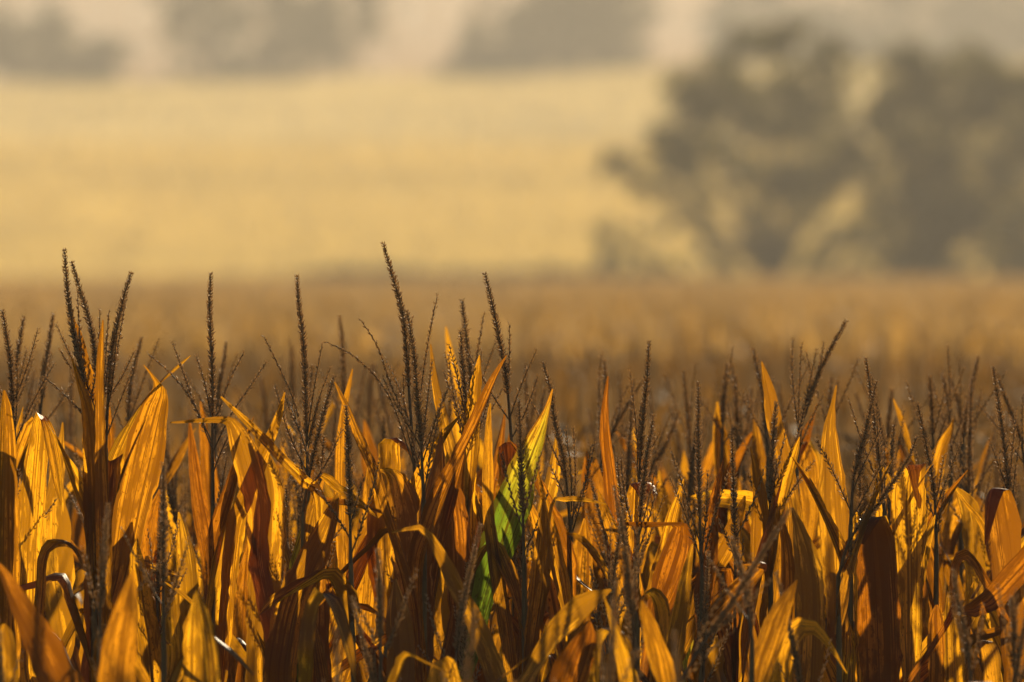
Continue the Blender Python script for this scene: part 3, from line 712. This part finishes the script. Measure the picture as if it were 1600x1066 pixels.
ORD = 'first second third fourth fifth sixth seventh eighth ninth tenth eleventh twelfth thirteenth fourteenth fifteenth sixteenth seventeenth eighteenth'.split()
for row, D0 in enumerate(np.arange(17.4, 26.3, 0.74)):
    half = D0 * 0.0455 + 0.12
    x = -half + rg.uniform(0, 0.2); nth = 0
    while x < half:
        D = D0 + rg.uniform(-0.14, 0.14)
        if D0 < 20.2:
            tip = {0: 950, 1: 930, 2: 890, 3: 850}.get(row, 850) + rg.uniform(-30, 110)
            lab, grp, keep = 'low dry corn plant, %s from the left in the blurred {} row of the field'.format(ORD[row]), 'nearest blurred corn plants', 0.42
        elif D0 < 21.9:
            tip = rg.uniform(660, 790) + (90 if row == 4 else 0); lab, grp, keep = 'dry corn plant with hidden tassel, %s from the left in the {} sharp row'.format(ORD[row - 4]), 'corn plants filling the sharp rows', (0.3 if row == 4 else 0.7)
        else:
            tip = rg.uniform(585, 690); lab, grp, keep = 'soft-focus dry corn plant, %s from the left in the {} row behind the sharp ones'.format(ORD[row - 7]), 'corn plants behind the sharp rows', 0.95
        if rg.random() < keep:
            z = ZC - (tip - HZ) / F * D
            place_generic(x, D, z - float(ground_z(D)), lab % ORD[nth], grp); nth += 1
        x += rg.uniform(0.15, 0.23)

# ------------------------------------------------------------------ the rest of the corn field, one mass
def field_template(rng, nleaf, nseg, ntas, big):
    g = Geo(); az = rng.uniform(0, 6.28)
    for k in range(nleaf):
        z0 = 2.02 - k * (0.16 if nleaf > 5 else 0.2)
        L = rng.uniform(0.5, 0.75); W = rng.uniform(0.06, 0.085) * big
        P, w0 = generic_leaf(rng, z0, az + k * 2.6 + rng.uniform(-.5, .5), L, W, rng.uniform(0.08, 0.4), rng.uniform(-0.1, 1.5), rng.choice((0, 0, 0, 5)))
        top = P[:, 2].max()
        if top > 2.40: P[:, 2] = z0 + (P[:, 2] - z0) * (2.40 - z0) / (top - z0)
        V, Q, uv = leaf_geo(P, w0, rng, N=nseg + 1, M=2 if nseg > 4 else 1)
        g.add(V, Q=Q, m=0)
    for k in range(ntas):
        th = 0.04 if k == 0 else rng.uniform(0.15, 0.55); a = rng.uniform(0, 6.28); L = 0.36 if k == 0 else rng.uniform(0.16, 0.24)
        b = np.array((0, 0, 2.12 if k == 0 else 2.17)); d = np.array((math.sin(th) * math.cos(a), math.sin(th) * math.sin(a), math.cos(th)))
        for q in range(2):
            s = np.array((math.cos(a + q * 1.57), math.sin(a + q * 1.57), 0)) * (0.0075 if k == 0 else 0.004) * (1 if big < 1.1 else 1.5)
            g.add(np.array([b - s, b + s, b + d * L + s * 0.5, b + d * L - s * 0.5]), Q=np.array([[0, 1, 2, 3]]), m=1)
    return np.vstack(g.V), np.vstack(g.Q), np.concatenate(g.qm)

def corn_mass():
    r = np.random.default_rng(4); rng = random.Random(31)
    AV, AQ, AM, n0 = [], [], [], 0
    def scatter(x, y, temps, h0, h1):
        nonlocal n0
        pick = r.integers(0, len(temps), len(x))
        for ti, (V, Q, M) in enumerate(temps):
            sel = np.where(pick == ti)[0]
            if not len(sel): continue
            a = r.random(len(sel)) * 6.283; s = r.uniform(h0, h1, len(sel))
            ca, sa = np.cos(a)[:, None], np.sin(a)[:, None]
            X = (V[:, 0] * ca - V[:, 1] * sa) * s[:, None] + x[sel][:, None]
            Y = (V[:, 0] * sa + V[:, 1] * ca) * s[:, None] + y[sel][:, None]
            Z = V[:, 2][None] * s[:, None] + ground_z(y[sel])[:, None]
            AV.append(np.stack((X, Y, Z), -1).reshape(-1, 3).astype(np.float32))
            AQ.append((Q[None] + (np.arange(len(sel)) * len(V))[:, None, None] + n0).reshape(-1, 4).astype(np.int32)); AM.append(np.tile(M, len(sel)))
            n0 += len(sel) * len(V)
    xs, ys = [], []
    for y in np.arange(26.4, 62, 0.75):
        hw = y * 0.052 + 0.9; k = int(2 * hw / 0.2)
        xs.append(np.linspace(-hw, hw, k) + r.uniform(-.06, .06, k)); ys.append(y + r.uniform(-.12, .12, k))
    for y in np.arange(20.6, 26.3, 0.74):
        for sgn, ext in ((-1, 1.2), (1, 2.6)):
            a0 = y * 0.0455 + 0.42; k = int(ext / 0.19)
            xs.append(sgn * np.linspace(a0, a0 + ext, k) + r.uniform(-.05, .05, k)); ys.append(y + r.uniform(-.12, .12, k))
    scatter(np.concatenate(xs), np.concatenate(ys), [(V_, Q_, np.where(M_ == 0, 2, 3)) for V_, Q_, M_ in (field_template(rng, 7, 8, 7, 1.0) for _ in range(6))], 0.97, 1.05)  # nearer plants take the copies with shade in their colour
    n = 20000
    y = np.sqrt(62 ** 2 + (404 ** 2 - 62 ** 2) * r.random(n)); x = (r.random(n) * 2 - 1) * (y * 0.052 + 0.4)
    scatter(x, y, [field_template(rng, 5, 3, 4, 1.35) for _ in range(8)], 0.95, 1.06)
    o = link('corn_field', mesh_from('corn_field', np.vstack(AV), np.vstack(AQ), [M_FLIT, M_FTASS_LIT, M_FSHADE, M_FTASS_SHADE], None, np.concatenate(AM), False))
    tag(o, 'brown blurred mass of corn running back to the field edge', 'corn field', kind='stuff')
corn_mass()

# ------------------------------------------------------------------ trees
def leaf_cloud(centres, radii, counts, size, r, squash=0.85):
    V = []
    for c, ra, n in zip(centres, radii, counts):
        n = int(n)
        if n < 1: continue
        # a lobe is a handful of twigs, each with its own knot of leaves
        k = max(3, n // 28)
        d = unit(r.normal(size=(k, 3))); kn = np.asarray(c) + d * (ra * (0.35 + 0.65 * r.random((k, 1)) ** 0.6)) * np.array((1, 1, squash))
        p = kn[r.integers(0, k, n)] + r.normal(size=(n, 3)) * ra * 0.17
        u = unit(r.normal(size=(n, 3))); v = unit(np.cross(u, unit(r.normal(size=(n, 3)))))
        s = (size * r.uniform(0.6, 1.3, n))[:, None]
        V.append(np.stack((p - u * s * 0.6, p + v * s * 0.36, p + u * s * 0.7, p - v * s * 0.36), 1).reshape(-1, 3))
    V = np.vstack(V)
    return V, np.arange(len(V)).reshape(-1, 4)

def build_tree(name, label, cat, group, tx, D, lobes, leaf, dens, mat, seed, trunk_r=0.22, depth=1.0, fork=0.3, stems=1):
    """lobes: photo pixels (x, y, radius) at distance D"""
    r = np.random.default_rng(seed); rng = random.Random(seed)
    x0 = (tx - 800) / F * D
    base = np.array((x0, D, float(gz(x0, D)) - 0.05))
    mpp = D / F
    Cn, Rn, Nn = [], [], []
    xm = sum(l[0] for l in lobes) / len(lobes); half = max(abs(l[0] - xm) for l in lobes) + 1
    for l in lobes:
        q = at(l[0], l[1], D); ra = l[2] * mpp
        k = 1 - 0.6 * abs(l[0] - xm) / half
        for rep in range(2):
            dy = r.uniform(-1, 1) * half * mpp * 0.55 * k * depth
            Cn.append(q + np.array((r.uniform(-.3, .3) * ra, dy, r.uniform(-.3, .3) * ra))); Rn.append(ra * r.uniform(0.95, 1.25))
            Nn.append(13.0 * dens * (ra ** 2) / (leaf ** 2) * (l[3] if len(l) > 3 else 1.0))
    root = empty(name, base); tag(root, label, cat, group)
    V, Q = leaf_cloud(Cn, Rn, Nn, leaf, r)
    link('crown', mesh_from('crown', V - base, Q, mat, smooth=False), root)
    top = max(c[2] for c in Cn)
    H = top - base[2]
    g = Geo()
    fk = base + np.array((0, 0, H * fork))
    C = spline(np.array([base, base + (fk - base) * 0.5 + np.array((rng.uniform(-.2, .2), 0, 0)), fk]), 10)
    V, Q = tube(C, np.linspace(trunk_r * 1.2, trunk_r * 0.75, 10), 9); g.add(V, Q=Q)
    for c in Cn:
        m = fk * 0.5 + c * 0.5 + np.array((rng.uniform(-.4, .4), rng.uniform(-.4, .4), -0.05 * H))
        st = C[rng.randint(5, 9)] - np.array((0, 0, 0.02))
        B = spline(np.array([st, st * 0.6 + m * 0.4 + np.array((0, 0, 0.03 * H)), m, c]), 9)
        V, Q = tube(B, np.linspace(trunk_r * 0.32, trunk_r * 0.06, 9), 5); g.add(V, Q=Q)
    link('trunk', g.mesh('trunk', [M_BARK], True, base), root)
    return root

GT = 'trees at the far edge of the corn field'
build_tree('broadleaf_tree', 'large dark broadleaf tree with ragged left side beyond the corn field', 'tree', GT, 1215, 415,
  [(1225,62,42),(1300,92,40),(1172,80,38),(1128,140,58),(1075,150,42),(1205,165,66),(1275,185,62),(1055,215,50),(1120,245,48,.8),(1195,265,56),(1040,285,36,.8),
   (968,258,24,1.6),(985,272,14,1.3),(1015,292,22,1.2),(1100,382,30,.5),(1140,410,30,.5),(1050,350,28,.5),(1215,430,32,.6),(1285,400,36,.7),(1105,320,34,.6),(1168,345,34,.6),(1270,290,54,.9),(1325,255,40),(1185,395,26,.5),(1240,360,40,.6)], 0.22, 1.25, M_CROWN, 11, 0.24)
build_tree('broadleaf_tree', 'dark dense broadleaf tree cut by the right edge beyond the corn field', 'tree', GT, 1450, 418,
  [(1425,92,42),(1515,95,38),(1395,140,46),(1480,165,66),(1560,155,56),(1605,118,42),(1375,200,40),(1430,255,66),(1520,275,64,.85),(1602,245,56),(1385,315,50),
   (1460,345,58),(1545,370,46,.7),(1420,410,46,.8),(1660,200,75),(1660,340,65),(1490,425,40,.6),(1350,370,44,.7),(1590,420,40,.6),(1400,380,40,.8),(1450,440,36,.8),(1540,440,36,.7),(1610,360,50),(1640,430,50),(1500,320,50)], 0.22, 1.3, M_CROWN, 12, 0.26)
GB = 'shrubs at the foot of the trees'
build_tree('shrub', 'thin shrub at the left foot of the ragged tree', 'shrub', GB, 955, 411, [(942,362,24,.7),(968,385,30,.7),(940,410,28,.7),(975,430,30,.8),(960,470,40)], 0.20, 0.9, M_CROWN, 13, 0.07, 0.6, 0.12)
build_tree('shrub', 'low wide shrub under the ragged tree, left of its trunk', 'shrub', GB, 1040, 410, [(1012,425,30,.8),(1050,440,34,.8),(1090,448,28,.7),(1040,475,50)], 0.20, 0.9, M_CROWN, 14, 0.07, 0.6, 0.12)
build_tree('shrub', 'low shrub between the trunks of the two big trees', 'shrub', GB, 1320, 410, [(1300,440,30,.7),(1340,425,34,.8),(1370,450,34,.8),(1320,475,50)], 0.20, 0.9, M_CROWN, 15, 0.07, 0.6, 0.12)
build_tree('shrub', 'pale low shrub near the right edge under the dense tree', 'shrub', GB, 1530, 409, [(1505,455,22,.6),(1560,448,30,.7),(1590,440,30,.7),(1540,478,45)], 0.20, 0.9, M_CROWN, 16, 0.07, 0.6, 0.12)

def far_tree(label, tx, D, half, top, seed, dens=1.0, ybase=130):
    rng = random.Random(seed); lobes = []
    h = ybase - top
    for k in range(18):
        t = rng.random() ** 0.8
        yy = top + 12 + (h - 30) * t
        wd = half * (0.45 + 0.75 * math.sin(math.pi * min(1, 0.15 + 0.8 * t)))
        lobes.append((tx + rng.uniform(-1, 1) * wd * 0.8, yy, rng.uniform(0.35, 0.55) * half))
    return build_tree('hazy_tree', label, 'tree', 'hazy trees on the rise', tx, D, lobes, 0.6, 0.5 * dens, M_FAR, seed, 0.3, 0.8, 0.25)

far_tree('hazy tree at the left edge of the rise, its crown just inside the frame', 28, 1040, 78, 8, 21)
far_tree('low hazy tree sloping down right of the left-edge tree', 125, 1042, 62, 62, 22, 0.9)
far_tree('hazy tree on the rise, left one of the middle clump of three', 322, 1050, 74, -70, 23, 0.85)
far_tree('hazy tree on the rise, middle one of the clump of three', 428, 1060, 80, -90, 24, 0.85)
far_tree('hazy tree on the rise, right one of the middle clump of three', 535, 1052, 70, -60, 25, 0.85)
far_tree('hazy tree on the rise, left one of the clump behind the centre', 812, 1056, 72, -40, 26)
far_tree('hazy broad tree on the rise, middle of the clump behind the centre', 890, 1062, 84, -80, 27)
far_tree('hazy tree on the rise nearest the left side of the large broadleaf tree', 968, 1050, 60, -20, 28)
far_tree('low hazy tree at the foot of the clump behind the centre', 745, 1050, 62, 66, 29)
for k, (tx, top, lab) in enumerate(((1215, -60, 'pale hazy tree above the ragged tree crown'), (1330, -90, 'pale hazy tree above the gap between the two big trees'),
                                    (1450, -60, 'pale hazy tree above the dense tree'), (1570, -80, 'pale hazy tree in the upper right corner'))):
    far_tree(lab, tx, 1320, 86, top, 40 + k, 1.0, 150)

# ------------------------------------------------------------------ grass, stubble, verge
tufts('pale_grass', 24000, 858, 1080, 0.35, 0.7, 0.12, 0.35, M_PALE, 3, 'pale straw grass in the mist below the hazy trees', 'grass')
tufts('meadow_grass', 48000, 425, 866, 0.35, 0.7, 0.12, 0.35, M_GRASS, 1, 'pale golden grass covering the misty meadow slope', 'grass')
tufts('stubble', 26000, 1085, 2000, 0.4, 0.8, 0.3, 0.7, M_STUBBLE, 2, 'pinkish pale stubble on the far hill behind the trees', 'stubble')
def verge():  # dark leaf clumps that darken the far end of the corn
    r = np.random.default_rng(8); Cn = []; Rn = []; Nn = []
    for k in range(520):
        px = r.uniform(300, 1050); D = r.uniform(378, 407)
        x = (px - 800) / F * D
        z = float(gz(x, D)); h = 2.75 * r.uniform(0.95, 1.04) * (0.86 + 0.14 * min(1.0, (px - 300) / 250))
        for q in range(3):
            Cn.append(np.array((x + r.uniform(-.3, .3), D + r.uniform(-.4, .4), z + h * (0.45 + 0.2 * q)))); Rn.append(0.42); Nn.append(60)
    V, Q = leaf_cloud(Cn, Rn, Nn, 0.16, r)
    o = link('far_edge_strip', mesh_from('far_edge_strip', V, Q, M_STRIP, smooth=False))
    tag(o, 'dark leafy strip along the far edge of the corn', 'weeds', kind='stuff')
verge()

# ------------------------------------------------------------------ haze
def haze():
    x, y0, y1, z0, z1 = 960, -340, 2560, -3.0, 66.0
    V = [(-x, y0, z0), (x, y0, z0), (x, y1, z0), (-x, y1, z0), (-x, y0, z1), (x, y0, z1), (x, y1, z1), (-x, y1, z1)]
    Q = [(0, 3, 2, 1), (4, 5, 6, 7), (0, 1, 5, 4), (1, 2, 6, 5), (2, 3, 7, 6), (3, 0, 4, 7)]
    m, t = new_mat('haze'); g = NT(t)
    pv = g.n('ShaderNodeVolumePrincipled')
    pv.inputs['Color'].default_value = (0.95, 0.92, 0.85, 1); pv.inputs['Density'].default_value = HAZE_DENSITY
    pv.inputs['Anisotropy'].default_value = 0.22
    o = g.n('ShaderNodeOutputMaterial'); g.l(pv.outputs[0], o.inputs['Volume'])
    ob = link('haze', mesh_from('haze', V, np.array(Q), m, smooth=False))
    tag(ob, 'golden morning mist lying over the fields', 'haze', kind='stuff')
haze()
